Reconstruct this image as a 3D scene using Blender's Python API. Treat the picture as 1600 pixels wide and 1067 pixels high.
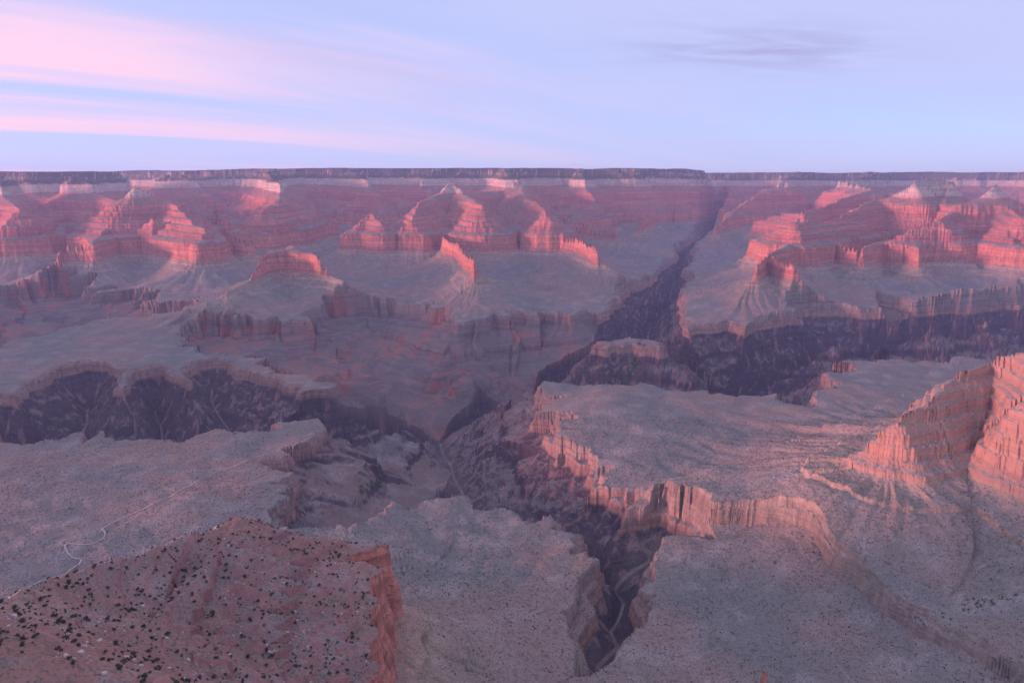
import bpy, math, random
import numpy as np

for o in list(bpy.data.objects):
    bpy.data.objects.remove(o)
SC = bpy.context.scene
COL = SC.collection
F32 = np.float32

# ------------------------------------------------------------------ camera
CAMZ = 2165.0            # metres above sea level, on the south rim
FPX = 1130.0             # focal length in pixels of a 1600 px wide picture
PITCH = math.radians(12.4)
cam_d = bpy.data.cameras.new('camera')
cam = bpy.data.objects.new('camera', cam_d)
COL.objects.link(cam)
cam.location = (0, 0, CAMZ)
cam.rotation_euler = (math.radians(90) - PITCH, 0, 0)
cam_d.sensor_width = 36.0
cam_d.lens = 36.0 * FPX / 1600.0
cam_d.clip_start = 1.0
cam_d.clip_end = 300000.0
SC.camera = cam

# ------------------------------------------------------------------ sky
SUN_EL, SUN_AZ = math.radians(5.5), math.radians(-108)    # azimuth from the view direction (+Y), negative = to the west (left)
wd = bpy.data.worlds.new('World')
SC.world = wd
wd.use_nodes = True
wt = wd.node_tree
wt.nodes.clear()


def N(tree, typ, **kw):
    n = tree.nodes.new(typ)
    for k, v in kw.items():
        if k.startswith('i_'):
            key = k[2:]
            n.inputs[int(key) if key.isdigit() else key.replace('_', ' ')].default_value = v
        else:
            setattr(n, k, v)
    return n


def math_node(t, op, a, b=None, c=None, clamp=False):
    n = t.nodes.new('ShaderNodeMath')
    n.operation = op
    n.use_clamp = clamp
    for i, v in enumerate((a, b, c)):
        if v is None:
            continue
        if isinstance(v, (int, float)):
            n.inputs[i].default_value = v
        else:
            t.links.new(v, n.inputs[i])
    return n.outputs[0]


def mix_rgb(t, fac, a, b, mode='MIX'):
    n = t.nodes.new('ShaderNodeMix')
    n.data_type = 'RGBA'
    n.blend_type = mode
    for sock, v in ((n.inputs[0], fac), (n.inputs[6], a), (n.inputs[7], b)):
        if isinstance(v, (int, float)):
            sock.default_value = v
        elif isinstance(v, tuple):
            sock.default_value = v if len(v) == 4 else (*v, 1)
        else:
            t.links.new(v, sock)
    return n.outputs[2]


def ramp(t, fac, stops, interp='LINEAR'):
    n = t.nodes.new('ShaderNodeValToRGB')
    n.color_ramp.interpolation = interp
    el = n.color_ramp.elements
    while len(el) < len(stops):
        el.new(0.5)
    for e, (p, c) in zip(el, stops):
        e.position = p
        e.color = c if len(c) == 4 else (*c, 1)
    if fac is not None:
        t.links.new(fac, n.inputs[0])
    return n.outputs[0]


def smooth_range(t, v, a, b, lo=0.0, hi=1.0):
    n = t.nodes.new('ShaderNodeMapRange')
    n.interpolation_type = 'SMOOTHSTEP'
    n.inputs[1].default_value, n.inputs[2].default_value = a, b
    n.inputs[3].default_value, n.inputs[4].default_value = lo, hi
    t.links.new(v, n.inputs[0])
    return n.outputs[0]


def vec_math(t, op, a, b=None):
    n = t.nodes.new('ShaderNodeVectorMath')
    n.operation = op
    for i, v in enumerate((a, b)):
        if v is None:
            continue
        if isinstance(v, tuple):
            n.inputs[i].default_value = v
        else:
            t.links.new(v, n.inputs[i])
    return n.outputs['Value'] if op == 'DOT_PRODUCT' else n.outputs[0]


def noise_tex(t, vec, scale, detail=4.0, rough=0.55, distort=0.0):
    n = N(t, 'ShaderNodeTexNoise')
    n.inputs['Scale'].default_value = scale
    n.inputs['Detail'].default_value = detail
    n.inputs['Roughness'].default_value = rough
    n.inputs['Distortion'].default_value = distort
    t.links.new(vec, n.inputs['Vector'])
    return n.outputs[0]


def combine(t, x, y, z=0.0):
    n = t.nodes.new('ShaderNodeCombineXYZ')
    for i, v in enumerate((x, y, z)):
        if isinstance(v, (int, float)):
            n.inputs[i].default_value = v
        else:
            t.links.new(v, n.inputs[i])
    return n.outputs[0]


def build_sky():
    """Clear dusk sky with high cirrus: the clouds are a flat layer overhead, so their streaks run together at the horizon."""
    t = wt
    sky = N(t, 'ShaderNodeTexSky', sky_type='NISHITA', sun_disc=False)
    sky.sun_elevation = SUN_EL
    sky.sun_rotation = SUN_AZ
    sky.altitude = 2100
    sky.air_density = 1.0
    sky.dust_density = 0.4
    sky.ozone_density = 4.0
    tc = t.nodes.new('ShaderNodeTexCoord')
    d = tc.outputs['Generated']
    sep = t.nodes.new('ShaderNodeSeparateXYZ')
    t.links.new(d, sep.inputs[0])
    dx, dy, dz = sep.outputs
    h = math_node(t, 'ADD', math_node(t, 'MAXIMUM', dz, 0.0), 0.13)
    px, py = math_node(t, 'DIVIDE', dx, h), math_node(t, 'DIVIDE', dy, h)
    ca, sa = math.cos(math.radians(52)), math.sin(math.radians(52))        # the streaks run north-east
    along = math_node(t, 'ADD', math_node(t, 'MULTIPLY', px, sa), math_node(t, 'MULTIPLY', py, ca))
    across = math_node(t, 'SUBTRACT', math_node(t, 'MULTIPLY', px, ca), math_node(t, 'MULTIPLY', py, sa))
    P1 = combine(t, math_node(t, 'MULTIPLY', along, 0.16), across, 0.0)
    P2 = combine(t, math_node(t, 'MULTIPLY', along, 0.30), math_node(t, 'ADD', across, 7.3), 3.0)
    veil = noise_tex(t, P2, 0.50, 4.0, 0.5, 0.8)
    streak = noise_tex(t, P1, 0.66, 4.0, 0.48, 0.9)
    fine = noise_tex(t, P1, 2.6, 4.0, 0.55, 0.6)
    # how far to the west a part of the sky lies
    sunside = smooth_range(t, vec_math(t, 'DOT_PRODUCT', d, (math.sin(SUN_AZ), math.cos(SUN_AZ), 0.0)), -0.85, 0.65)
    low = smooth_range(t, dz, 0.0, 0.22, 1.0, 0.0)
    base = vec_math(t, 'MULTIPLY', sky.outputs[0], SKY_TINT)
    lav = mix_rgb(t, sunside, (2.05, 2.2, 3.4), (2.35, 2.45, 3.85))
    k1 = math_node(t, 'ADD', math_node(t, 'MULTIPLY', smooth_range(t, veil, 0.34, 0.64), 0.28), 0.66)
    k1 = math_node(t, 'MAXIMUM', k1, math_node(t, 'MULTIPLY', low, 0.86))
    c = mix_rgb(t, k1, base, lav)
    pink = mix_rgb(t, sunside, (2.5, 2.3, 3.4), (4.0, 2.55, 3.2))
    st = math_node(t, 'ADD', math_node(t, 'MULTIPLY', streak, 0.85), math_node(t, 'MULTIPLY', fine, 0.15))
    k2 = math_node(t, 'MULTIPLY', smooth_range(t, st, 0.47, 0.63), math_node(t, 'ADD', math_node(t, 'MULTIPLY', sunside, 1.35), 0.06), clamp=True)
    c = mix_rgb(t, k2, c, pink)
    # thicker, unlit cloud banks
    P3 = combine(t, math_node(t, 'MULTIPLY', along, 0.40), math_node(t, 'ADD', across, 2.1), 9.0)
    dark = noise_tex(t, P3, 0.55, 5.0, 0.55, 0.5)
    k3 = math_node(t, 'MULTIPLY', smooth_range(t, dark, 0.55, 0.72), 0.6)
    c = mix_rgb(t, k3, c, mix_rgb(t, sunside, (1.55, 1.55, 2.75), (2.9, 2.5, 3.6)))
    # one lens-shaped bank in the north-east
    ex = math_node(t, 'POWER', math_node(t, 'DIVIDE', math_node(t, 'SUBTRACT', px, 1.05), 0.50), 2.0)
    ey = math_node(t, 'POWER', math_node(t, 'ABSOLUTE', math_node(t, 'DIVIDE', math_node(t, 'SUBTRACT', py, 3.25), 0.30)), 2.0)
    lens = math_node(t, 'EXPONENT', math_node(t, 'MULTIPLY', math_node(t, 'ADD', ex, ey), -1.0))
    lens = math_node(t, 'MULTIPLY', lens, smooth_range(t, noise_tex(t, combine(t, math_node(t, 'MULTIPLY', px, 1.3), math_node(t, 'MULTIPLY', py, 4.0)), 1.4, 4.0, 0.55, 0.5), 0.30, 0.62))
    c = mix_rgb(t, math_node(t, 'MULTIPLY', lens, 0.75), c, (1.45, 1.42, 2.45))
    bg = N(t, 'ShaderNodeBackground')
    bg.inputs[1].default_value = 0.10
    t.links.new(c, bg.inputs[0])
    out = N(t, 'ShaderNodeOutputWorld')
    t.links.new(bg.outputs[0], out.inputs[0])


SKY_TINT = (1.7, 1.15, 1.25)
build_sky()

# ------------------------------------------------------------------ sun
sl = bpy.data.lights.new('sun', 'SUN')
sl.energy = 2.5
sl.angle = math.radians(10)
sl.color = (1.0, 0.40, 0.45)
so = bpy.data.objects.new('sun', sl)
COL.objects.link(so)
# the lamp shines along its local -Z: point it from the sun's place towards the canyon
so.rotation_euler = (math.radians(90) - SUN_EL, 0, math.pi - SUN_AZ)

SC.view_settings.view_transform = 'Standard'
SC.view_settings.look = 'None'
SC.view_settings.exposure = 1.5
SC.view_settings.gamma = 1.0
SC.render.engine = 'CYCLES'
SC.cycles.max_bounces = 4
SC.cycles.diffuse_bounces = 2
SC.cycles.volume_bounces = 1
SC.cycles.use_denoising = True

# ------------------------------------------------------------------ noise
_rng = np.random.RandomState(7)
_PERM = _rng.permutation(256).astype(np.int32)
_PERM = np.concatenate([_PERM, _PERM, _PERM])
_ANG = _rng.rand(256).astype(F32) * 2 * np.pi
_GX, _GY = np.cos(_ANG).astype(F32), np.sin(_ANG).astype(F32)


def perlin(x, y, seed=0):
    x = np.asarray(x, F32) + F32(seed * 17.37)
    y = np.asarray(y, F32) + F32(seed * 9.71)
    xf, yf = np.floor(x), np.floor(y)
    xi, yi = xf.astype(np.int32) & 255, yf.astype(np.int32) & 255
    fx, fy = x - xf, y - yf
    u = fx * fx * fx * (fx * (fx * 6 - 15) + 10)
    v = fy * fy * fy * (fy * (fy * 6 - 15) + 10)
    a, b = _PERM[xi], _PERM[(xi + 1) & 255]
    h00, h01 = _PERM[a + yi], _PERM[a + ((yi + 1) & 255)]
    h10, h11 = _PERM[b + yi], _PERM[b + ((yi + 1) & 255)]
    n00 = _GX[h00] * fx + _GY[h00] * fy
    n10 = _GX[h10] * (fx - 1) + _GY[h10] * fy
    n01 = _GX[h01] * fx + _GY[h01] * (fy - 1)
    n11 = _GX[h11] * (fx - 1) + _GY[h11] * (fy - 1)
    nx0 = n00 + u * (n10 - n00)
    nx1 = n01 + u * (n11 - n01)
    return (nx0 + v * (nx1 - nx0)) * F32(1.45)


def fbm(x, y, oct=4, seed=0, gain=0.5):
    s, a, k = 0, 1.0, 1.0
    for i in range(oct):
        s = s + a * perlin(x * k, y * k, seed + i * 3)
        a *= gain
        k *= 2.03
    return s


def sstep(x, a, b):
    t = np.clip((x - a) / (b - a), 0, 1)
    return t * t * (3 - 2 * t)


# ------------------------------------------------------------------ the lie of the strata
def tilt(x, y):
    """The beds rise towards the north rim: metres above their level on the south side."""
    x, y = np.asarray(x, float), np.asarray(y, float)
    cap = 234 - 34 * sstep(x, 1800, 4200) - 20 * sstep(-x, 5000, 8000)
    t = 0.022 * np.maximum(y - 2500, 0) * (1 - 0.22 * sstep(-x, 3800, 6500))
    return np.minimum(t, cap)


# canyon wall profile: retreat distance u from the rim -> level in the rock column
PROFILE = np.array([
    (-9000, 2176), (-300, 2172), (0, 2168), (10, 2125), (60, 2105), (72, 2066), (190, 1992),      # Kaibab, Toroweap
    (208, 1900), (235, 1880), (420, 1800),                                                        # Coconino, Hermit
    (430, 1766), (488, 1742), (496, 1708), (552, 1686), (560, 1652), (620, 1632), (628, 1596),    # Supai ledges
    (690, 1574), (698, 1544), (770, 1522), (815, 1502),
    (822, 1440), (830, 1425), (838, 1362),                                                        # Redwall
    (885, 1336), (889, 1318), (960, 1280), (965, 1266),                                           # Muav
    (1120, 1206), (1340, 1168), (1650, 1148), (2200, 1140), (4000, 1130), (20000, 1120)])         # shale apron, Tonto bench
PU, PS = PROFILE[:, 0], PROFILE[:, 1]


def u_of(s):
    return float(np.interp(-s, -PS, PU))


def fine_profile(tops, cliff_w, lo, hi):
    """The same wall with its own set of ledges between levels hi and lo: tops = (cliff top, cliff height)."""
    pts = [(u, v) for u, v in PROFILE if v >= hi or v <= lo]
    base = [(u_of(hi), hi), (u_of(lo), lo)]
    n = len(tops)
    u0, u1 = base[0][0], base[1][0]
    free = (u1 - u0) - n * cliff_w
    drop = sum((tops[i - 1][0] - tops[i - 1][1] if i else hi) - tops[i][0] for i in range(n)) + (tops[-1][0] - tops[-1][1] - lo)
    u, prev = u0, hi
    for top, hgt in tops:
        u += free * (prev - top) / drop
        pts.append((u, top))
        u += cliff_w
        pts.append((u, top - hgt))
        prev = top - hgt
    pts = np.array(sorted(pts))
    return pts[:, 0], pts[:, 1]


def ray(px, py):
    a, b = (px - 800.0) / FPX, (533.5 - py) / FPX
    fy = math.cos(PITCH) + math.sin(PITCH) * b
    fz = -math.sin(PITCH) + math.cos(PITCH) * b
    return a, fy, fz


def W(px, py, z):
    """World point of height z seen at a picture position."""
    a, fy, fz = ray(px, py)
    k = (z - CAMZ) / fz
    return (a * k, fy * k, z)


def K(px, py, s):
    """World point that lies on bed s (its level on the south side) and is seen at a picture position: (x, y, s)."""
    a, fy, fz = ray(px, py)
    lo, hi = 200.0, 24000.0
    for _ in range(50):
        k = 0.5 * (lo + hi)
        if s + float(tilt(a * k, fy * k)) > CAMZ + fz * k:
            hi = k
        else:
            lo = k
    return (a * lo, fy * lo, s)


def D(px, Y, s):
    """World point at forward distance Y metres in picture column px, on bed s."""
    k = Y / math.cos(PITCH)
    return ((px - 800.0) / FPX * k, Y, s)


RIDGE_TOPS = [(1770, 8), (1742, 4), (1722, 9), (1700, 3), (1684, 3), (1668, 11), (1640, 4), (1622, 13), (1596, 3), (1582, 4), (1562, 10), (1540, 3), (1522, 5)]
_c = np.array([(u, v) for u, v in PROFILE if not 1890 < v < 2060] + [(100, 2045), (150, 1985), (205, 1925)])
_c = _c[np.argsort(_c[:, 0])]
_c[:, 1] = np.minimum.accumulate(_c[:, 1])
CONE = (_c[:, 0], _c[:, 1])
FINE = {'near_ridge': fine_profile(RIDGE_TOPS, 1.2, 1502, 1800),
        'twin_temple': CONE, 'central_temple': CONE, 'pyramid_temple': CONE,
        'near_promontory': fine_profile([(1690, 22), (1652, 14), (1632, 10), (1612, 26), (1578, 22), (1548, 8), (1530, 20), (1502, 30), (1464, 12), (1446, 26), (1412, 30), (1374, 8), (1352, 14)], 3.0, 1318, 1742)}

# ------------------------------------------------------------------ ridges: crest lines, each point (x, y, bed of the crest)
RIDGES = []      # (region, [(x, y, u0)])


def ridge(region, *pts):
    def crest(v):
        if region in FINE:
            return float(np.interp(-v, -FINE[region][1], FINE[region][0]))
        return u_of(v) if v < 2169 else -(v - 2169)
    RIDGES.append((region, [(p[0], p[1], crest(p[2])) for p in pts]))


# rim plateaus (crest value above 2169 = metres of flat ground between the line and the rim's edge)
ridge('north_rim', D(230, 18500, 4169), D(430, 15200, 3869), D(700, 14900, 3869), D(960, 14300, 3769))
ridge('north_rim', D(1000, 19500, 4169), D(1250, 18200, 4169), D(1500, 17600, 4169), D(1800, 16800, 4169))
ridge('north_rim', D(-350, 11600, 3369), D(0, 11300, 3169), D(110, 11300, 3069))
# promontories of the north rim
ridge('north_rim', D(40, 9600, 2160), D(38, 9000, 1990), K(30, 326, 1800), K(35, 352, 1600))
ridge('north_rim', D(150, 10300, 2150), D(180, 9900, 1900), K(188, 318, 1800))
ridge('north_rim', D(300, 13200, 2200), D(330, 12000, 2000), D(350, 11200, 1800))
ridge('north_rim', D(440, 13000, 2300), D(440, 10800, 2060), K(440, 288, 1988), K(437, 317, 1800), K(405, 332, 1720), K(362, 357, 1503))
ridge('north_rim', K(437, 317, 1800), K(452, 345, 1600), K(457, 357, 1503))
ridge('north_rim', D(560, 13000, 2169), D(585, 11800, 1996), D(600, 11200, 1800))
ridge('north_rim', D(690, 12900, 2200), D(665, 12300, 2000), D(640, 11800, 1800))
ridge('north_rim', D(800, 13000, 2300), D(790, 12200, 2170), D(810, 11500, 1990), D(815, 10800, 1900))
ridge('north_rim', D(900, 12800, 2250), D(905, 11900, 2060), D(912, 11300, 1860), D(925, 10800, 1720))
ridge('north_rim', D(980, 12800, 2250), D(985, 12200, 2050), D(1010, 12300, 1900), D(1040, 12400, 1650), D(1072, 12500, 1505))
ridge('north_rim', D(1100, 16600, 2300), D(1120, 15300, 1995), D(1130, 14600, 1800))
ridge('north_rim', D(1230, 16000, 2300), D(1215, 13500, 2080), D(1200, 12300, 1990), D(1165, 11600, 1800), D(1140, 11000, 1600))
ridge('north_rim', D(1330, 16000, 2300), D(1330, 13500, 2080), D(1300, 11800, 1992), D(1335, 10400, 1930), K(1310, 312, 1800), K(1255, 330, 1680), K(1215, 336, 1600), K(1180, 346, 1508))
ridge('north_rim', D(1560, 15500, 2300), D(1590, 13500, 2100), D(1620, 12500, 1990))

ridge('north_rim', D(1040, 12400, 1650), D(1022, 11400, 1508), D(1002, 10400, 1503), D(990, 9700, 1497))
ridge('north_rim', D(1140, 11000, 1600), D(1122, 10300, 1505), D(1108, 9500, 1499))
ridge('north_rim', D(1130, 14600, 1800), D(1140, 13200, 1600), D(1135, 12300, 1503))

# left temple, a stepped pyramid
ridge('pyramid_temple', D(237, 8050, 2015), K(225, 306, 1880), K(203, 321, 1802), K(166, 348, 1640), K(142, 382, 1506))
ridge('pyramid_temple', D(237, 8050, 2015), K(258, 309, 1870), K(276, 322, 1802), K(318, 360, 1620), K(322, 373, 1506))
ridge('pyramid_temple', K(322, 373, 1506), K(360, 371, 1506), K(393, 374, 1505))
ridge('pyramid_temple', K(142, 382, 1506), K(100, 384, 1490), K(60, 406, 1420), K(10, 417, 1400), K(-60, 425, 1380))
ridge('pyramid_temple', D(237, 8050, 2015), D(250, 9000, 1850), D(270, 10000, 1780), D(330, 11200, 1820))
ridge('pyramid_temple', K(240, 340, 1700), K(236, 372, 1508))

# flat-topped butte left of the middle
ridge('flat_butte', K(415, 399, 1506), K(430, 390, 1530), K(455, 388, 1536), K(490, 396, 1512), K(500, 402, 1500))
ridge('flat_butte', K(415, 399, 1506), K(388, 430, 1400), K(352, 458, 1330), K(322, 471, 1288), K(296, 482, 1245))
ridge('flat_butte', K(500, 402, 1500), K(540, 440, 1340), K(600, 468, 1240), K(645, 482, 1190))
ridge('flat_butte', K(455, 388, 1536), D(470, 7400, 1330), D(480, 8300, 1300))

# small red temple
ridge('small_temple', K(560, 348, 1620), K(578, 334, 1705), K(598, 351, 1610))
ridge('small_temple', K(538, 366, 1503), K(560, 364, 1520), K(603, 366, 1503), K(645, 362, 1500))

# central temple with pale cap
ridge('central_temple', D(707, 9500, 2035), K(680, 305, 1870), K(657, 319, 1802), K(642, 344, 1650), K(646, 357, 1512))
ridge('central_temple', D(707, 9500, 2035), K(730, 305, 1870), K(752, 321, 1802), K(762, 348, 1610))
ridge('central_temple', K(646, 357, 1512), K(690, 366, 1505), K(720, 385, 1500), K(743, 406, 1495))
ridge('central_temple', D(707, 9500, 2035), D(730, 10300, 1860), D(780, 11200, 1850), D(810, 11500, 1900))
ridge('central_temple', K(743, 406, 1495), K(765, 432, 1330), K(780, 452, 1230))

# temple right of it: spire, red block, long red nose
ridge('nose_temple', D(812, 10900, 1900), K(826, 312, 1810), K(845, 316, 1802), K(852, 333, 1720), K(842, 348, 1600), K(822, 362, 1507))
ridge('nose_temple', K(803, 363, 1505), K(850, 365, 1506), K(900, 371, 1503), K(935, 387, 1496))
ridge('nose_temple', D(925, 10800, 1720), K(880, 347, 1512), K(925, 350, 1506), K(966, 353, 1500))
ridge('nose_temple', K(935, 387, 1496), K(960, 420, 1320), K(990, 445, 1230))

# twin temples on the right
ridge('twin_temple', D(1440, 8450, 2105), D(1412, 8350, 2090), D(1398, 8100, 2040), K(1370, 312, 1850), K(1330, 330, 1760), K(1290, 345, 1690))
ridge('twin_temple', D(1440, 8450, 2105), D(1456, 8350, 2040), K(1478, 318, 1830), K(1500, 318, 1840), D(1525, 7950, 2040))
ridge('twin_temple', D(1525, 7950, 2040), K(1560, 322, 1805), K(1595, 334, 1790), K(1660, 336, 1780))
ridge('twin_temple', D(1440, 8450, 2105), D(1400, 9600, 1850), D(1360, 10600, 1850))
ridge('twin_temple', K(1500, 322, 1805), K(1470, 345, 1715), K(1420, 362, 1620), K(1375, 377, 1525), K(1350, 390, 1503))
ridge('twin_temple', K(1595, 334, 1790), K(1590, 360, 1640), K(1570, 385, 1510))
ridge('twin_temple', K(1420, 362, 1620), K(1430, 378, 1530), K(1434, 390, 1503))
ridge('twin_temple', K(1290, 345, 1690), K(1300, 362, 1600), K(1318, 383, 1505), K(1345, 388, 1503))
ridge('twin_temple', K(1290, 345, 1690), K(1240, 346, 1715), K(1205, 362, 1600), K(1178, 380, 1504))
ridge('twin_temple', K(1240, 346, 1715), K(1262, 368, 1540), K(1275, 381, 1504), K(1298, 382, 1502))
# butte in front of them
ridge('capped_butte', K(1262, 384, 1508), K(1232, 380, 1530), K(1205, 398, 1503), K(1182, 408, 1500))
ridge('capped_butte', K(1205, 398, 1503), K(1222, 406, 1500), K(1250, 410, 1498))
ridge('edge_butte', K(1540, 411, 1500), K(1600, 405, 1512), K(1720, 400, 1540))
ridge('edge_butte', K(1540, 411, 1500), K(1528, 432, 1390), K(1480, 456, 1290), K(1400, 486, 1195))
ridge('edge_butte', D(1720, 5900, 1540), D(1800, 7500, 1600))

# near promontory on the right
ridge('near_promontory', K(1545, 556, 1604), K(1600, 549, 1640), K(1720, 540, 1720), K(1900, 520, 1800))
ridge('near_promontory', K(1545, 556, 1604), K(1492, 584, 1570), K(1450, 622, 1530), K(1402, 652, 1497))
# ridge under the viewpoint, lower left
ridge('near_ridge', K(-160, 1010, 1850), K(0, 946, 1760), K(100, 905, 1705), K(200, 879, 1660), K(300, 836, 1625), K(376, 808, 1600))
ridge('near_ridge', K(376, 808, 1600), K(455, 832, 1560), K(540, 848, 1518), K(604, 852, 1502))
for _y, _s, _m, _e in ((1080, 1610, (490, 872), (572, 880)), (1030, 1616, (478, 892), (556, 905)), (980, 1622, (470, 915), (566, 930)), (930, 1628, (464, 940), (552, 955)), (880, 1634, (456, 968), (562, 982)),
                       (830, 1641, (452, 990), (548, 1008)), (780, 1648, (448, 1012), (560, 1034)), (730, 1654, (446, 1035), (546, 1060)), (660, 1664, (440, 1070), (556, 1092)), (590, 1673, (436, 1105), (548, 1125)), (520, 1682, (430, 1150), (552, 1170))):
    ridge('near_ridge', (-425 - (1125 - _y) * .03, _y, _s), K(*_m, 1564), K(*_e, 1521))
ridge('near_ridge', K(376, 808, 1600), (-430, 900, 1632), (-440, 650, 1668), (-450, 400, 1700))
# the south rim goes on west, unseen; put there partly to shade the left
ridge('south_rim', (-6000, -1200, 2769), (-6900, 1200, 2769), (-7600, 3000, 2569), (-7900, 3900, 2169))
ridge('south_rim', (-7600, 3000, 2169), (-6400, 3300, 1995), (-5600, 3350, 1700))
ridge('near_crag', K(1150, 1300, 1780), K(1203, 1049, 1690))

# ------------------------------------------------------------------ drainages: (x, y, floor height, side slope)
DRAINS = []


def drain(name, *pts):
    DRAINS.append((name, [tuple(map(float, p)) for p in pts]))


def G(px, py, z, m):
    return (*W(px, py, z), m)


RIVER_Z = 742.0
RIVER = [(7500, 6400), W(1600, 575, 742)[:2], W(1300, 600, 742)[:2], W(1180, 628, 742)[:2], W(1110, 637, 742)[:2], W(1040, 622, 742)[:2],
         W(985, 608, 742)[:2], (470, 4700), (60, 4250), W(690, 690, 742)[:2], (-640, 3480), (-1000, 3230), (-1500, 3130), (-2100, 3120), (-3000, 3230), (-5000, 3600), (-9000, 3900)]


def smooth_line(pts, n):
    """Catmull-Rom through the points."""
    p = [np.array(q, float) for q in pts]
    p = [2 * p[0] - p[1]] + p + [2 * p[-1] - p[-2]]
    out = []
    for i in range(1, len(p) - 2):
        for k in range(n):
            t = k / n
            out.append(0.5 * (2 * p[i] + (p[i + 1] - p[i - 1]) * t + (2 * p[i - 1] - 5 * p[i] + 4 * p[i + 1] - p[i + 2]) * t * t
                              + (3 * p[i] - p[i - 1] - 3 * p[i + 1] + p[i + 2]) * t ** 3))
    return out + [p[-2]]


RIVER = [tuple(q) for q in smooth_line(RIVER, 3)]
drain('river', *[(x, y, RIVER_Z - 6, 1.8) for x, y in RIVER])
drain('bright', G(985, 602, 745, 1.2), G(994, 575, 770, 1.3), G(1010, 545, 820, 1.4), G(1018, 515, 880, 1.4), G(1050, 482, 950, 1.4), G(1046, 455, 1030, 1.4), G(1070, 425, 1090, 1.3), G(1068, 405, 1150, 1.2), G(1095, 385, 1200, 1.0), (4300, 15000, 1330, .8))
drain('pipe', G(690, 690, 742, .75), G(702, 738, 788, .7), G(745, 815, 850, .8), G(830, 850, 910, .85), G(905, 868, 952, 1.2), G(940, 905, 975, 1.5), G(975, 945, 1000, 1.5), G(950, 985, 1022, 1.3), G(962, 1012, 1035, 1.2), G(930, 1040, 1055, 1.0), G(922, 1080, 1085, .8), G(900, 1130, 1112, .6))
drain('garden', G(702, 738, 788, .55), G(672, 765, 850, .45), G(612, 800, 930, .42), G(540, 828, 1000, .42), G(470, 842, 1060, .42), G(410, 858, 1105, .4))
drain('pipe_east', G(960, 930, 985, .9), G(1015, 872, 1020, .8), G(1060, 862, 1060, .6), G(1110, 876, 1095, .5))
drain('cleft', (-2050, 3125, 742, 1.2), G(140, 640, 930, 1.3), G(128, 600, 1070, 1.2), G(108, 578, 1130, .8))
drain('cleft', (-1560, 3130, 742, 1.2), G(245, 640, 950, 1.9), G(236, 612, 1070, 1.8), G(226, 598, 1125, 1.2))
drain('cleft', (-1250, 3170, 742, 1.1), G(330, 610, 1020, 1.0), G(352, 588, 1090, .7))
drain('cleft', (-1330, 3150, 742, 1.1), G(232, 690, 1075, .9), G(222, 698, 1125, .6))
drain('cleft', (-1750, 3130, 742, 1.1), G(150, 692, 1060, .9), G(120, 712, 1130, .5))
drain('side', (60, 4250, 742, .9), (400, 3990, 790, .75), (800, 3880, 815, .7), (1150, 3700, 800, .7), (1420, 4050, 770, .8), (1500, 4450, 745, .9))
drain('side', (1500, 4450, 745, .9), (2150, 4430, 800, .75), (3000, 4600, 825, .7), (3900, 4900, 800, .75), (4500, 5600, 760, .9))
drain('notch', G(1140, 640, 742, .8), G(1215, 652, 1000, .8), G(1262, 662, 1110, .6))
drain('slot', G(1330, 598, 742, 1.0), G(1415, 560, 900, 1.0), G(1408, 532, 1040, .9), G(1390, 488, 1130, .4), G(1330, 450, 1240, .3))
drain('shale', G(690, 690, 745, .6), G(655, 640, 800, .55), G(605, 590, 890, .42), G(585, 548, 960, .42), G(590, 518, 1050, .5))
drain('shale_mid', (60, 4250, 742, .7), G(800, 603, 850, .55), G(850, 572, 930, .5), G(905, 545, 1020, .5), G(930, 520, 1080, .5))
drain('shale_mid', G(800, 603, 850, .5), G(745, 585, 930, .45), G(700, 565, 1000, .4))
drain('shale_west', G(655, 640, 800, .5), G(530, 612, 905, .42), G(455, 575, 980, .38), G(405, 552, 1040, .45))
drain('shale_west', G(530, 612, 905, .42), G(485, 565, 985, .45), G(505, 540, 1050, .5))
drain('shale_west', G(455, 575, 980, .4), G(370, 575, 1020, .4), G(330, 545, 1075, .35))
drain('west', (-3600, 3300, 780, .7), G(-60, 590, 900, .5), G(50, 552, 950, .42), G(140, 532, 985, .36), G(225, 521, 1045, .36))
drain('west', G(50, 552, 950, .36), G(40, 515, 1000, .25), G(70, 492, 1055, .3))
drain('west', G(140, 532, 985, .33), G(165, 506, 1040, .3))

BUMPS = [(*W(960, 640, 1180)[:2], 420, 55), (*W(1130, 690, 1160)[:2], 500, 25), (*W(300, 800, 1150)[:2], 130, 30), (*W(1330, 640, 1150)[:2], 350, 30)]


# ------------------------------------------------------------------ height of the ground
def _segments(polys):
    out = []
    for gi, (name, pts) in enumerate(polys):
        L = gi * 3777.0
        for a, b in zip(pts[:-1], pts[1:]):
            ln = math.hypot(b[0] - a[0], b[1] - a[1])
            out.append((gi, a, b, ln, L))
            L += ln
    return out


RSEG, DSEG = _segments(RIDGES), _segments(DRAINS)
REGIONS = []
for nm, _ in RIDGES:
    if nm not in REGIONS:
        REGIONS.append(nm)
SEG_REGION = [REGIONS.index(RIDGES[s[0]][0]) for s in RSEG]


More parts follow.
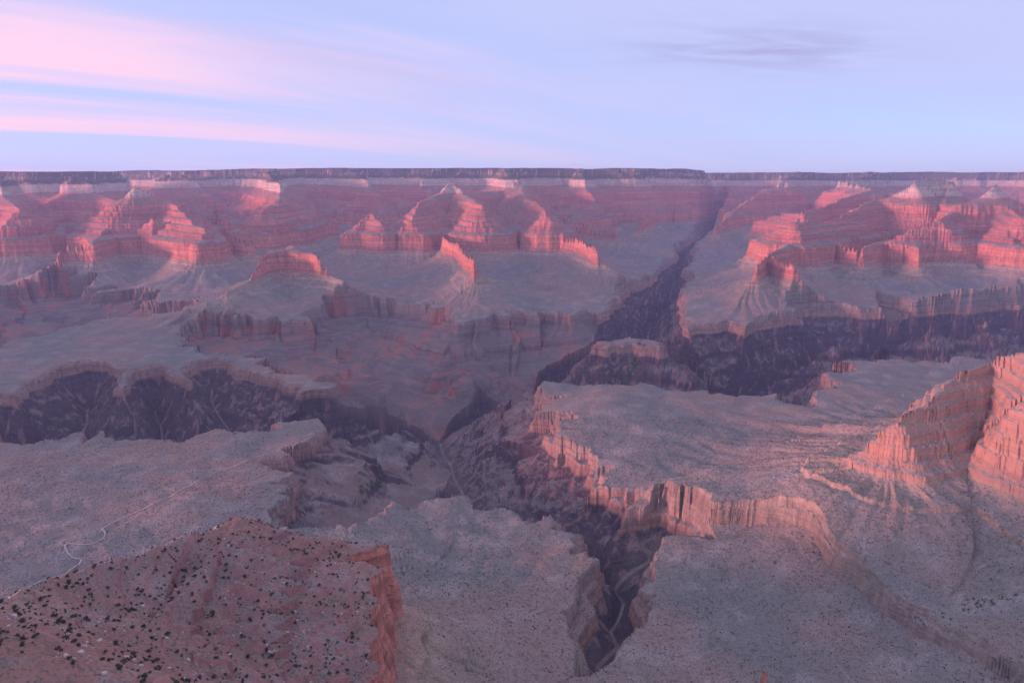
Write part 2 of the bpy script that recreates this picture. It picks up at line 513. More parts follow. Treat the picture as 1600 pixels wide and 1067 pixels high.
def _nearest(x, y, segs, ridge_mode):
    polys_steep = [nm == 'near_crag' for nm, _ in RIDGES] if ridge_mode else None
    n = x.size
    best = np.full(n, 1e9, F32)
    d_b = np.zeros(n, F32)
    q_b = np.zeros(n, F32)
    a_b = np.zeros(n, F32)
    b_b = np.zeros(n, F32)
    who = np.zeros(n, np.int16)
    for k, (gi, a, b, ln, L) in enumerate(segs):
        ex, ey = (b[0] - a[0]) / ln, (b[1] - a[1]) / ln
        dx, dy = x - F32(a[0]), y - F32(a[1])
        t = np.clip(dx * F32(ex) + dy * F32(ey), 0, F32(ln))
        rx, ry = dx - t * F32(ex), dy - t * F32(ey)
        d = np.sqrt(rx * rx + ry * ry)
        tt = t / F32(ln)
        va = F32(a[2]) + tt * F32(b[2] - a[2])
        if ridge_mode:
            key = va + d * (5.0 if polys_steep[gi] else 1.0)
        else:
            vb = F32(a[3]) + tt * F32(b[3] - a[3])
            key = va + d * vb
        m = key < best
        if not m.any():
            continue
        best[m] = key[m]
        d_b[m] = d[m]
        a_b[m] = va[m]
        if not ridge_mode:
            b_b[m] = vb[m]
        q_b[m] = (F32(L) + t[m]) + 330 * np.arctan2(rx[m], -ry[m])
        who[m] = k
    return best, d_b, q_b, a_b, b_b, who


SCARP = [W(985, 772, 1130)[:2], W(1040, 822, 1120)[:2], W(1110, 852, 1112)[:2], W(1180, 862, 1112)[:2], W(1250, 880, 1112)[:2], W(1300, 935, 1112)[:2], W(1400, 1004, 1112)[:2], W(1530, 1080, 1112)[:2]]


def scarp(x, y):
    """A step in the bench: the ground north-east of this line stands higher and falls gently away from it."""
    wx = x + 16 * perlin(x / 90, y / 90, 41) + 7 * perlin(x / 34, y / 34, 42) + 3 * perlin(x / 14, y / 14, 43)
    wy = y + 16 * perlin(x / 90, y / 90, 44) + 7 * perlin(x / 34, y / 34, 45) + 3 * perlin(x / 14, y / 14, 46)
    best = np.full(x.size, 1e9, F32)
    side = np.zeros(x.size, F32)
    end = np.zeros(x.size, F32)
    L = 0.0
    for a, b in zip(SCARP[:-1], SCARP[1:]):
        ln = math.hypot(b[0] - a[0], b[1] - a[1])
        ex, ey = (b[0] - a[0]) / ln, (b[1] - a[1]) / ln
        dx, dy = wx - F32(a[0]), wy - F32(a[1])
        t = np.clip(dx * F32(ex) + dy * F32(ey), 0, F32(ln))
        rx, ry = dx - t * F32(ex), dy - t * F32(ey)
        d = rx * rx + ry * ry
        m = d < best
        best[m] = d[m]
        side[m] = (dx[m] * F32(-ey) + dy[m] * F32(ex))
        end[m] = L + t[m]
        L += ln
    d = np.sqrt(best)
    sd = np.where(side > 0, d, -d)
    fade = sstep(end, 0, 160) * (1 - 0.45 * sstep(end, L - 500, L))
    step = sstep(sd, -3, 4) * 0.62 + sstep(sd, 14, 19) * 0.38
    return 62 * step * np.exp(-np.maximum(sd, 0) / 700) * fade - 9 * np.exp(-np.abs(sd + 45) / 60) * (sd < 0) * fade


def height(x, y, detail=True):
    """Ground height, rock-column level and owner of points (1-D arrays)."""
    x, y = x.astype(F32), y.astype(F32)
    r = np.hypot(x, y)
    wx = x + 45 * perlin(x / 620, y / 620, 1) + 18 * perlin(x / 210, y / 210, 2)
    wy = y + 45 * perlin(x / 620, y / 620, 3) + 18 * perlin(x / 210, y / 210, 4)
    near = sstep(r, 1000, 2600)
    wx = x + (wx - x) * (0.25 + 0.75 * near)
    wy = y + (wy - y) * (0.25 + 0.75 * near)
    ub, d, q, u0, _, who = _nearest(wx, wy, RSEG, True)
    # flutes and gullies that run down the walls
    g = np.clip(d / 160, 0, 1)
    un = ub / 900
    reg = np.array(SEG_REGION, np.int16)[who]
    rim = (reg == REGIONS.index('north_rim')) & (ub < 700)
    qw = q + 60 * perlin(x / 240, y / 240, 31)
    rough = 0.55 + 0.9 * sstep(perlin(x / 900, y / 900, 32), -0.4, 0.5)
    big = 52 * perlin(qw / 430, un * .7, 5) + 24 * perlin(qw / 170, un * 1.3, 6)
    small = 11 * perlin(qw / 66, un * 2, 7) + 6 * perlin(qw / 29, un * 3, 8) + 3.5 * perlin(qw / 12.5, un * 5, 33)
    apron = 1 - 0.72 * sstep(ub, 840, 900)
    nf = 0.22 + 0.78 * near
    small = np.where(reg == REGIONS.index('near_promontory'), small * .45, small)
    fl = (big * nf * apron + small * rough * (0.3 + 0.7 * near) * apron)
    fl = fl + np.where(rim, 150 * perlin(x / 900, y / 900, 34) + 85 * perlin(x / 340, y / 340, 35) + 30 * perlin(x / 120, y / 120, 36), 0)
    fl = fl + np.where((reg == REGIONS.index('near_ridge')) & (ub > 640), 9 * perlin(qw / 45, un * 2, 55) + 6 * perlin(qw / 19, un * 4, 56) + 3 * perlin(qw / 7, un * 8, 57), 0)
    alc = sstep(perlin(x / 520, y / 520, 59) + 0.35 * perlin(x / 210, y / 210, 60), 0.0, 0.55)
    fl = fl + np.where(reg == REGIONS.index('twin_temple'), 110, np.where(reg == REGIONS.index('north_rim'), 150, 0)) * alc * sstep(r, 3500, 5200) * sstep(d, 40, 200) * sstep(ub, 380, 560) * (1 - sstep(ub, 880, 1100))
    fl2 = 10 * fbm(x / 60, y / 60, 4, 9) * (0.8 + 0.2 * near) * (0.5 + 0.5 * apron) + 1.6 * fbm(x / 9, y / 9, 2, 37) * (1 - near)
    u = ub + g * fl + (0.3 + 0.7 * g) * fl2
    u = np.where(ub < -600, ub, u)
    ti = tilt(x, y).astype(F32)
    s = np.interp(u, PU, PS).astype(F32)
    for nm, (fu, fs) in FINE.items():
        m = reg == REGIONS.index(nm)
        if m.any():
            s[m] = np.interp(u[m], fu, fs)
    # unevenness of the benches and slopes
    bench = sstep(ub, 900, 1500)
    hum = 11 * fbm(x / 480, y / 480, 3, 11) + 1.5 * fbm(x / 95, y / 95, 3, 12)
    bx_, by_ = x + 50 * perlin(x / 200, y / 200, 17), y + 50 * perlin(x / 200, y / 200, 18)
    rav = np.minimum(np.abs(perlin(bx_ / 420, by_ / 420, 14)) * 26, 9) + np.minimum(np.abs(perlin(bx_ / 150, by_ / 150, 19)) * 11, 3.5) - 9
    s = s + bench * (hum + rav) + (1 - bench) * (0.25 + 0.75 * near) * 1.6 * fbm(x / 35, y / 35, 3, 13)
    for bx, by, br, bh in BUMPS:
        s = s + bh * np.exp(-((x - F32(bx)) ** 2 + (y - F32(by)) ** 2) / F32(br * br))
    s = s + np.where(ub < 30, 24 * fbm(x / 1500, y / 1500, 4, 58) * sstep(-ub, -30, 300), 0)
    s = s + scarp(x, y) * sstep(ub, 860, 1000)
    rr = (reg == REGIONS.index('near_ridge')) & (ub < 830)
    s = s + np.where(rr, 3.2 * fbm(x / 38, y / 38, 4, 47) + 1.1 * np.maximum(perlin(x / 8, y / 8, 48), 0), 0)
    talus = sstep(ub, 845, 900) * (1 - sstep(ub, 1300, 1800))
    s = s + talus * near * (16 * perlin(q / 150, un, 38) + 22 * (np.abs(perlin(q / 70, un * 1.5, 15)) - .3) + 6 * perlin(q / 25, un * 3, 16))
    s = s + talus * (1 - near) * (5 * perlin(q / 60, un, 38) + 2.5 * perlin(q / 22, un * 3, 16))
    # inner gorge
    gb, gd, gq, gf, gm, gw = _nearest(x + 30 * perlin(x / 260, y / 260, 21), y + 30 * perlin(x / 260, y / 260, 22), DSEG, False)
    steep = sstep(gm, .4, .9)
    gq = gq + 70 * perlin(x / 300, y / 300, 29)
    spur = perlin(gq / 330, gd / 1200, 23) * 0.42 + perlin(gq / 120, gd / 600, 24) * 0.2 + perlin(gq / 46, gd / 250, 25) * 0.08
    spur = np.where(spur < 0, spur * np.where(gm > 1.25, 0.3, 0.65), spur)
    dd = gd * (1 + spur * sstep(gd, 20, 160))
    dd = dd + ((14 + 14 * steep) * fbm(x / 75, y / 75, 4, 26) + 7 * steep * (np.abs(perlin(gq / 34, gd / 160, 27)) - .3)) * sstep(gd, 15, 110)
    bed = np.where(np.array([DRAINS[k[0]][0] == 'river' for k in DSEG])[gw], 32.0, 5.0).astype(F32)
    zg = gf + np.maximum(dd - bed, 0) * gm
    zg = zg + (1 - steep) * sstep(gd, 50, 260) * (60 * (np.abs(perlin(gq / 190, gd / 700, 51)) - .28) + 26 * (np.abs(perlin(gq / 58, gd / 400, 52)) - .28) + 7 * fbm(x / 80, y / 80, 3, 53))
    lg = zg - ti
    zg = zg + sstep(gd, 60, 200) * np.interp(lg + 8 * perlin(x / 200, y / 200, 54), [800, 868, 872, 930, 968, 972, 1040, 1060], [0, -9, 12, 0, -10, 14, 0, 0]).astype(F32)
    zt = 1082 + ti                                         # base of the cliff-forming bed under the bench
    zt = zt + 6 * perlin(x / 300, y / 300, 28)
    over = zg - zt
    od = over / np.maximum(gm, .2)
    ledge = np.where(over < 0, over, np.where(od < 9, od * 4.2, np.where(od < 30, 38 + (od - 9) * 0.35, 45 + (od - 30) * 5)))
    zg = zt + ledge
    zp = s + ti
    z = np.minimum(zp, zg)
    in_gorge = zg < zp
    soft = np.array([DRAINS[k[0]][0] in ('shale', 'shale_west', 'shale_mid', 'west') for k in DSEG])[gw]
    return z, (z - ti).astype(F32), ub, reg, in_gorge, np.where(soft, steep, 1).astype(F32)


# ------------------------------------------------------------------ terrain mesh
ROWS, COLPX = 930, 1.45


def terrain_grid():
    px = np.arange(-110, 1711, COLPX)
    ta = (px - 800) / (FPX / math.cos(PITCH))
    lft = np.tan(np.radians(np.linspace(-78, math.degrees(math.atan(ta[0])) - .5, 60)))
    rgt = np.tan(np.radians(np.linspace(math.degrees(math.atan(ta[-1])) + .5, 55, 24)))
    ta = np.concatenate([lft, ta, rgt])
    # coarse survey of the ground, to spend the rows where the ground is steep
    step = 6
    tc = ta[::step]
    rows = np.exp(np.linspace(math.log(390), math.log(21000), 1100))
    X = np.outer(rows, tc)
    Y = np.repeat(rows[:, None], len(tc), 1)
    z = height(X.ravel(), Y.ravel())[0].reshape(X.shape)
    R = np.hypot(X, Y)
    e = (z - CAMZ) / R
    vis = e >= np.maximum.accumulate(e, 0) - 0.004
    de = np.abs(np.diff(e, axis=0)) * FPX
    w = de * np.where(vis[1:], 1.0, 0.12) + 0.9 * np.diff(np.log(rows))[:, None] * 100
    cum = np.vstack([np.zeros(len(tc)), np.cumsum(w, 0)])
    cum /= cum[-1]
    LR = np.empty((ROWS, len(tc)))
    q = np.linspace(0, 1, ROWS)
    for j in range(len(tc)):
        LR[:, j] = np.interp(q, cum[:, j], np.log(rows))
    ker = np.exp(-0.5 * (np.arange(-24, 25) / 9.0) ** 2)
    ker /= ker.sum()
    P = np.pad(LR, ((0, 0), (24, 24)), mode='edge')
    LR = sum(ker[i] * P[:, i:i + len(tc)] for i in range(49))
    full = np.empty((ROWS, len(ta)))
    idx = np.arange(len(ta))
    for i in range(ROWS):
        full[i] = np.interp(idx, idx[::step], LR[i])
    Yf = np.exp(full)
    far = np.array([26000., 34000., 60000.])
    Yf = np.vstack([Yf, np.repeat(far[:, None], len(ta), 1)])
    return Yf * ta[None, :], Yf


def new_mesh_object(name, verts, quads, mat, smooth=True, normals=None):
    me = bpy.data.meshes.new(name)
    nv, nf = len(verts), len(quads)
    k = quads.shape[1]
    me.vertices.add(nv)
    me.vertices.foreach_set('co', np.ascontiguousarray(verts, F32).ravel())
    me.loops.add(nf * k)
    me.loops.foreach_set('vertex_index', np.ascontiguousarray(quads, np.int32).ravel())
    me.polygons.add(nf)
    me.polygons.foreach_set('loop_start', np.arange(0, nf * k, k, dtype=np.int32))
    me.polygons.foreach_set('use_smooth', np.full(nf, smooth, bool))
    me.update(calc_edges=True)
    if mat is not None:
        me.materials.append(mat)
    if normals is not None:
        me.normals_split_custom_set_from_vertices(normals.astype(F32))
    o = bpy.data.objects.new(name, me)
    COL.objects.link(o)
    return o


def mat_rock():
    """Rock and soil of the whole canyon: colours follow the beds (attribute level), bare rock where it is steep, scrub and soil where it is flat."""
    m = bpy.data.materials.new('canyon_rock')
    m.use_nodes = True
    t = m.node_tree
    b = t.nodes['Principled BSDF']
    b.inputs['Roughness'].default_value = 0.95
    b.inputs['Specular IOR Level'].default_value = 0.08
    geo = N(t, 'ShaderNodeNewGeometry')
    pos = geo.outputs['Position']
    sp = t.nodes.new('ShaderNodeSeparateXYZ')
    t.links.new(pos, sp.inputs[0])
    sn = t.nodes.new('ShaderNodeSeparateXYZ')
    t.links.new(geo.outputs['True Normal'], sn.inputs[0])
    nz = sn.outputs[2]
    lev = N(t, 'ShaderNodeAttribute', attribute_name='level').outputs['Fac']
    shale = N(t, 'ShaderNodeAttribute', attribute_name='shale').outputs['Fac']
    gorge = N(t, 'ShaderNodeAttribute', attribute_name='gorge').outputs['Fac']
    n_big = N(t, 'ShaderNodeAttribute', attribute_name='tint').outputs['Fac']
    n_mid = N(t, 'ShaderNodeAttribute', attribute_name='patch').outputs['Fac']
    n_fine = noise_tex(t, pos, 1 / 13, 2, 0.65)
    n_grain = noise_tex(t, pos, 1 / 3.2, 1, 0.7)
    streak = noise_tex(t, vec_math(t, 'MULTIPLY', pos, (1 / 19, 1 / 19, 1 / 90)), 1.0, 3, 0.7, 0.6)
    lw = math_node(t, 'ADD', lev, math_node(t, 'MULTIPLY', math_node(t, 'SUBTRACT', n_mid, 0.5), 16))
    L = lambda v: (v - 700) / 1500
    f = math_node(t, 'DIVIDE', math_node(t, 'SUBTRACT', lw, 700), 1500)
    rock = ramp(t, f, [(L(740), (.07, .055, .06)), (L(1078), (.085, .065, .068)), (L(1086), (.30, .185, .135)), (L(1132), (.29, .19, .145)),
                       (L(1145), (.25, .20, .16)), (L(1270), (.27, .225, .17)), (L(1335), (.36, .26, .18)), (L(1362), (.45, .185, .13)), (L(1440), (.49, .20, .135)), (L(1500), (.44, .175, .12)),
                       (L(1560), (.38, .13, .095)), (L(1640), (.46, .19, .14)), (L(1700), (.39, .135, .10)), (L(1800), (.45, .17, .12)), (L(1880), (.39, .14, .10)),
                       (L(1893), (.46, .35, .26)), (L(1985), (.46, .36, .27)), (L(2010), (.34, .28, .22)), (L(2060), (.36, .30, .24)), (L(2080), (.36, .30, .24)), (L(2160), (.32, .27, .22))])
    # thin beds
    bed = noise_tex(t, combine(t, math_node(t, 'MULTIPLY', sp.outputs[0], .0012), math_node(t, 'MULTIPLY', sp.outputs[1], .0012), math_node(t, 'DIVIDE', math_node(t, 'ADD', lw, math_node(t, 'MULTIPLY', n_fine, 9.0)), 19.0)), 1.0, 3, 0.75)
    bedk = smooth_range(t, bed, 0.34, 0.66, 0.80, 1.2)
    rock = mix_rgb(t, 1.0, rock, combine(t, bedk, bedk, bedk), 'MULTIPLY')
    stk = smooth_range(t, streak, 0.32, 0.70, 0.80, 1.22)
    rock = mix_rgb(t, 1.0, rock, combine(t, stk, stk, stk), 'MULTIPLY')
    rock = mix_rgb(t, math_node(t, 'MULTIPLY', N(t, 'ShaderNodeAttribute', attribute_name='tan').outputs['Fac'], 0.75), rock, mix_rgb(t, bed, (.30, .17, .115), (.47, .33, .23)))
    rock = mix_rgb(t, math_node(t, 'MULTIPLY', N(t, 'ShaderNodeAttribute', attribute_name='ridge').outputs['Fac'], 0.55), rock, mix_rgb(t, n_mid, (.22, .135, .12), (.37, .27, .24)))
    # pale veins in the dark basement rock
    vein = math_node(t, 'MULTIPLY', smooth_range(t, N(t, 'ShaderNodeAttribute', attribute_name='vein').outputs['Fac'], 0.58, 0.72), gorge)
    rock = mix_rgb(t, math_node(t, 'MULTIPLY', vein, 0.6), rock, (.34, .20, .17))
    # soft red and grey-green mudstone slopes inside the canyon
    red = mix_rgb(t, smooth_range(t, n_mid, 0.40, 0.62), (.27, .20, .165), (.42, .145, .09))
    red = mix_rgb(t, smooth_range(t, n_big, 0.36, 0.56), (.235, .19, .155), red)
    red = mix_rgb(t, smooth_range(t, bed, 0.46, 0.60), red, (.17, .12, .11))
    rock = mix_rgb(t, math_node(t, 'MULTIPLY', shale, 0.85), rock, red)
    # soil, scree and scrub on gentle ground
    soil = ramp(t, f, [(L(1060), (.175, .15, .135)), (L(1130), (.235, .205, .18)), (L(1200), (.235, .21, .185)), (L(1330), (.28, .245, .205)), (L(1420), (.29, .225, .185)), (L(1510), (.265, .185, .155)),
                       (L(1800), (.28, .165, .13)), (L(1890), (.33, .19, .14)), (L(1995), (.22, .19, .14)), (L(2165), (.10, .105, .07))])
    tint = smooth_range(t, n_big, 0.35, 0.65)
    soil = mix_rgb(t, 1.0, soil, mix_rgb(t, tint, (.84, .93, .94), (1.22, 1.0, .92)), 'MULTIPLY')
    rub = smooth_range(t, math_node(t, 'ADD', n_mid, math_node(t, 'MULTIPLY', math_node(t, 'SUBTRACT', n_fine, 0.5), 0.9)), 0.46, 0.78)
    soil = mix_rgb(t, math_node(t, 'MULTIPLY', rub, 0.42), soil, (.40, .35, .32))
    soil = mix_rgb(t, math_node(t, 'MULTIPLY', N(t, 'ShaderNodeAttribute', attribute_name='tan').outputs['Fac'], 0.8), soil, (.33, .275, .225))
    scrub = smooth_range(t, n_grain, 0.54, 0.66)
    soil = mix_rgb(t, math_node(t, 'MULTIPLY', scrub, 0.7), soil, (.075, .08, .05))
    speck = smooth_range(t, n_fine, 0.50, 0.64)
    soil = mix_rgb(t, math_node(t, 'MULTIPLY', speck, 0.5), soil, (.10, .10, .075))
    soil = mix_rgb(t, math_node(t, 'MULTIPLY', N(t, 'ShaderNodeAttribute', attribute_name='wash').outputs['Fac'], 0.25), soil, (.42, .37, .33))
    flat = smooth_range(t, nz, 0.70, 0.90)
    soilk = math_node(t, 'MULTIPLY', flat, math_node(t, 'SUBTRACT', 1.0, math_node(t, 'MULTIPLY', shale, 0.65)))
    c = mix_rgb(t, soilk, rock, soil)
    # woodland on the high slopes and the rims
    wood = math_node(t, 'MULTIPLY', math_node(t, 'MULTIPLY', smooth_range(t, lev, 1992, 2015), N(t, 'ShaderNodeAttribute', attribute_name='rim').outputs['Fac']), smooth_range(t, nz, 0.34, 0.60))
    wood = math_node(t, 'MULTIPLY', wood, smooth_range(t, n_fine, 0.30, 0.48))
    c = mix_rgb(t, math_node(t, 'MULTIPLY', wood, 0.9), c, (.045, .055, .035))
    t.links.new(c, b.inputs['Base Color'])
    # relief finer than the mesh
    bh = math_node(t, 'ADD', math_node(t, 'MULTIPLY', n_fine, 7.0), math_node(t, 'MULTIPLY', n_grain, 1.2))
    bh = math_node(t, 'ADD', bh, math_node(t, 'MULTIPLY', streak, math_node(t, 'MULTIPLY', math_node(t, 'SUBTRACT', 1.0, flat), 7.0)))
    bh = math_node(t, 'ADD', bh, math_node(t, 'MULTIPLY', bed, math_node(t, 'MULTIPLY', math_node(t, 'SUBTRACT', 1.0, flat), 6.0)))
    bp = N(t, 'ShaderNodeBump')
    bp.inputs['Strength'].default_value = 0.8
    bp.inputs['Distance'].default_value = 1.0
    t.links.new(bh, bp.inputs['Height'])
    t.links.new(bp.outputs[0], b.inputs['Normal'])
    return m


X, Y = terrain_grid()
NR, NC = X.shape
Z, S, UB, REG, GORGE, STEEP = (a.reshape(NR, NC) for a in height(X.ravel(), Y.ravel()))
ROCK = mat_rock()


REGION_INFO = {
    'north_rim': ('canyon_rim', 'far forested rim with pale cliff band along the skyline', 'rim'),
    'pyramid_temple': ('butte', 'stepped pyramid-shaped red butte on the left below the far rim', 'butte'),
    'flat_butte': ('butte', 'flat-topped butte with grey talus skirts left of the middle', 'butte'),
    'small_temple': ('butte', 'small red butte with rounded top between flat-topped butte and pale-capped butte', 'butte'),
    'central_temple': ('butte', 'red butte with small pale cap and a long red nose, near the middle', 'butte'),
    'nose_temple': ('butte', 'long red cliff-edged butte beside the side canyon, left of it', 'butte'),
    'twin_temple': ('butte', 'broad red massif with two pale summits on the right', 'butte'),
    'capped_butte': ('butte', 'isolated red-capped butte with fluted grey talus, right of the side canyon', 'butte'),
    'edge_butte': ('butte', 'red cliff-edged butte cut by the right picture edge, beyond the gorge', 'butte'),
    'near_promontory': ('rocky_promontory', 'near tan and orange layered promontory at the right edge', 'promontory'),
    'near_ridge': ('rocky_ridge', 'near red rubbly ridge dotted with dark shrubs, lower left', 'ridge'),
    'near_crag': ('rock_crag', 'tip of a near crag at the bottom edge', 'crag'),
    'south_rim': ('canyon_rim', 'unseen forested rim on the near side of the canyon, beyond the left picture edge, placed partly for its shade', 'rim'),
    'bench': ('desert_bench', 'broad grey-brown scrub bench between the buttes and the gorge', 'bench'),
    'gorge': ('inner_gorge', 'dark steep inner gorge cut into the bench', 'gorge')}


def grid_normals():
    P = np.stack([X, Y, Z], -1)
    fn = np.cross(P[1:, 1:] - P[:-1, :-1], P[1:, :-1] - P[:-1, 1:])
    n = np.zeros_like(P)
    for i in (0, 1):
        for j in (0, 1):
            n[i:NR - 1 + i, j:NC - 1 + j] += fn
    n *= np.sign(n[..., 2:3])
    return n / np.linalg.norm(n, axis=-1, keepdims=True)


def build_terrain():
    names = REGIONS + ['bench', 'gorge']
    code = REG.astype(np.int32).copy()
    code[UB > 1250] = len(REGIONS)
    code[GORGE & (S < 1140)] = len(REGIONS) + 1
    i = np.arange(NR * NC, dtype=np.int32).reshape(NR, NC)
    quads = np.stack([i[:-1, :-1], i[:-1, 1:], i[1:, 1:], i[1:, :-1]], -1).reshape(-1, 4)
    fc = code[:-1, :-1].ravel()
    V = np.stack([X, Y, Z], -1).reshape(-1, 3)
    NV = grid_normals().reshape(-1, 3)
    xr, yr = X.ravel().astype(F32), Y.ravel().astype(F32)
    nz = lambda v: (0.5 + 0.36 * v).reshape(NR, NC)
    bx_, by_ = xr + 50 * perlin(xr / 200, yr / 200, 17), yr + 50 * perlin(xr / 200, yr / 200, 18)
    wash = np.maximum(1 - np.abs(perlin(bx_ / 420, by_ / 420, 14)) / .011, 0.7 * (1 - np.abs(perlin(bx_ / 150, by_ / 150, 19)) / .018))
    wash = np.clip(wash, 0, 1).reshape(NR, NC) * (UB > 1150) * ~GORGE * (fbm(xr / 300, yr / 300, 2, 64) > -.1).reshape(NR, NC)
    rims = (REG == REGIONS.index('north_rim')) | (REG == REGIONS.index('south_rim'))
    attrs = {'ridge': (REG == REGIONS.index('near_ridge')) & (UB < 812), 'rim': rims, 'wash': wash, 'tan': (REG == REGIONS.index('near_promontory')) & (UB < 900), 'tint': nz(fbm(xr / 600, yr / 600, 4, 61)), 'patch': nz(fbm(xr / 110, yr / 110, 5, 62, 0.6)), 'vein': nz(fbm(xr / 46, yr / 46 + Z.ravel() / 420, 4, 63)),
             'level': S, 'shale': GORGE * (1 - STEEP), 'gorge': GORGE * STEEP}
    for k, nm in enumerate(names):
        q = quads[fc == k]
        if len(q) == 0:
            continue
        use = np.unique(q)
        remap = np.zeros(NR * NC, np.int32)
        remap[use] = np.arange(len(use))
        name, label, cat = REGION_INFO[nm]
        o = new_mesh_object(name, V[use], remap[q], ROCK, normals=NV[use])
        for an, arr in attrs.items():
            a = o.data.attributes.new(an, 'FLOAT', 'POINT')
            a.data.foreach_set('value', arr.ravel()[use].astype(F32))
        o['kind'] = 'structure'
        o['label'] = label
        o['category'] = cat


build_terrain()


def ground(x, y):
    x, y = np.atleast_1d(np.asarray(x, F32)), np.atleast_1d(np.asarray(y, F32))
    return height(x, y)[0]


def on_ground(px, py, beyond=1450):
    """Where the line of sight through a picture position meets the ground."""
    a, fy, fz = ray(px, py)
    k = np.exp(np.linspace(math.log(350), math.log(15000), 3000))
    z = ground(a * k, fy * k)
    hit = np.argmax((z > CAMZ + fz * k) & (k > beyond))
    return a * k[hit], fy * k[hit]


# ------------------------------------------------------------------ river
def simple_mat(name, color, rough=0.9, spec=0.2, vary=None, scale=1.0):
    m = bpy.data.materials.new(name)
    m.use_nodes = True
    t = m.node_tree
    b = t.nodes['Principled BSDF']
    b.inputs['Roughness'].default_value = rough
    b.inputs['Specular IOR Level'].default_value = spec
    if vary is None:
        b.inputs['Base Color'].default_value = (*color, 1)
    else:
        pos = N(t, 'ShaderNodeNewGeometry').outputs['Position']
        n = noise_tex(t, pos, scale, 4, 0.6)
        t.links.new(mix_rgb(t, smooth_range(t, n, 0.35, 0.65), color, vary), b.inputs['Base Color'])
    return m


def ribbon(name, line, half, mat, z):
    p = np.array(line, float)
    d = np.gradient(p, axis=0)
    d /= np.linalg.norm(d, axis=1, keepdims=True)
    nrm = np.stack([-d[:, 1], d[:, 0]], -1)
    h = np.asarray(half).reshape(-1, 1) * np.ones((len(p), 1))
    l, r = p + nrm * h, p - nrm * h
    zl, zr = (np.full(len(p), z), np.full(len(p), z)) if np.isscalar(z) else z(l, r)
    v = np.concatenate([np.column_stack([l, zl]), np.column_stack([r, zr])])
    n = len(p)
    i = np.arange(n - 1)
    q = np.stack([i, i + n, i + n + 1, i + 1], -1)
    return new_mesh_object(name, v, q, mat)


WATER = simple_mat('river_water', (.035, .075, .06), 0.12, 0.5)
o = ribbon('river', RIVER, 100.0, WATER, RIVER_Z)
o['kind'] = 'structure'
o['label'] = 'dark green river glimpsed at the bottom of the gorge'
o['category'] = 'river'

# ------------------------------------------------------------------ trail on the bench, lower left
TRAIL_PX = [(-30, 952), (10, 942), (31, 935), (34, 926), (27, 924), (50, 915), (72, 905), (100, 897), (110, 890), (127, 876), (110, 869), (102, 857), (106, 850), (140, 851), (160, 842),
            (164, 832), (161, 825), (190, 810), (225, 795), (270, 774), (300, 757), (335, 739), (375, 724), (400, 715), (420, 709), (460, 696), (480, 686)]


def build_trail():
    pts = smooth_line([on_ground(*p) for p in TRAIL_PX], 14)
    p = np.array(pts)
    rng = np.random.RandomState(5)
    half = 1.6 + 1.0 * np.interp(np.arange(len(p)), np.arange(0, len(p) + 8, 8), rng.rand(len(np.arange(0, len(p) + 8, 8))))

    def zz(l, r):
        c = np.maximum(ground(l[:, 0], l[:, 1]), ground(r[:, 0], r[:, 1])) + 0.9
        return c, c
    o = ribbon('trail', p, half, simple_mat('trail_dust', (.50, .42, .35), 0.95, 0.1, (.40, .33, .27), 0.03), zz)
    o['kind'] = 'structure'
    o['label'] = 'pale dirt trail winding across the bench, lower left'
    o['category'] = 'trail'


build_trail()

# ------------------------------------------------------------------ shrubs, boulders, trees
def leafy_mesh(name, seed, n_leaf, spread, squash, mats, stem=True, leaf=0.16):
    """A bush of unit radius: a short forked stem and many small leaf sprays gathered in clumps."""
    r = np.random.RandomState(seed)
    V, Fc, M = [], [], []
    if stem:
        limbs = [((0, 0, -0.25), (0.05, 0.02, 0.45), 0.09)] + [((0.03, 0.02, 0.2), (0.55 * math.cos(a), 0.55 * math.sin(a), 0.75), 0.05) for a in r.rand(3) * 6.28]
        for a, b, w in limbs:
            k = len(V)
            for p, ww in ((a, w), (b, w * 0.4)):
                for j in range(4):
                    V.append((p[0] + ww * math.cos(j * 1.571), p[1] + ww * math.sin(j * 1.571), p[2]))
            for j in range(4):
                Fc.append((k + j, k + (j + 1) % 4, k + 4 + (j + 1) % 4, k + 4 + j))
                M.append(1)
    nc = 9
    cen = r.randn(nc, 3)
    cen /= np.linalg.norm(cen, axis=1, keepdims=True)
    cen *= (0.35 + 0.4 * r.rand(nc, 1)) * spread
    cen[:, 2] = np.abs(cen[:, 2]) * squash + 0.42 * squash
    for i in range(n_leaf):
        c = cen[r.randint(nc)] + r.randn(3) * 0.17
        c[2] = max(c[2], 0.02)
        a = r.randn(3)
        a /= np.linalg.norm(a)
        b = np.cross(a, r.randn(3))
        b /= np.linalg.norm(b) + 1e-6
        h = leaf * (0.6 + 0.8 * r.rand())
        k = len(V)
        V += [tuple(c - a * h - b * h * .6), tuple(c + a * h - b * h * .5), tuple(c + b * h * .9)]
        Fc.append((k, k + 1, k + 2))
        M.append(0)
    me = bpy.data.meshes.new(name)
    me.from_pydata(V, [], Fc)
    me.polygons.foreach_set('material_index', np.array(M, np.int32))
    for m in mats:
        me.materials.append(m)
    me.update()
    return me


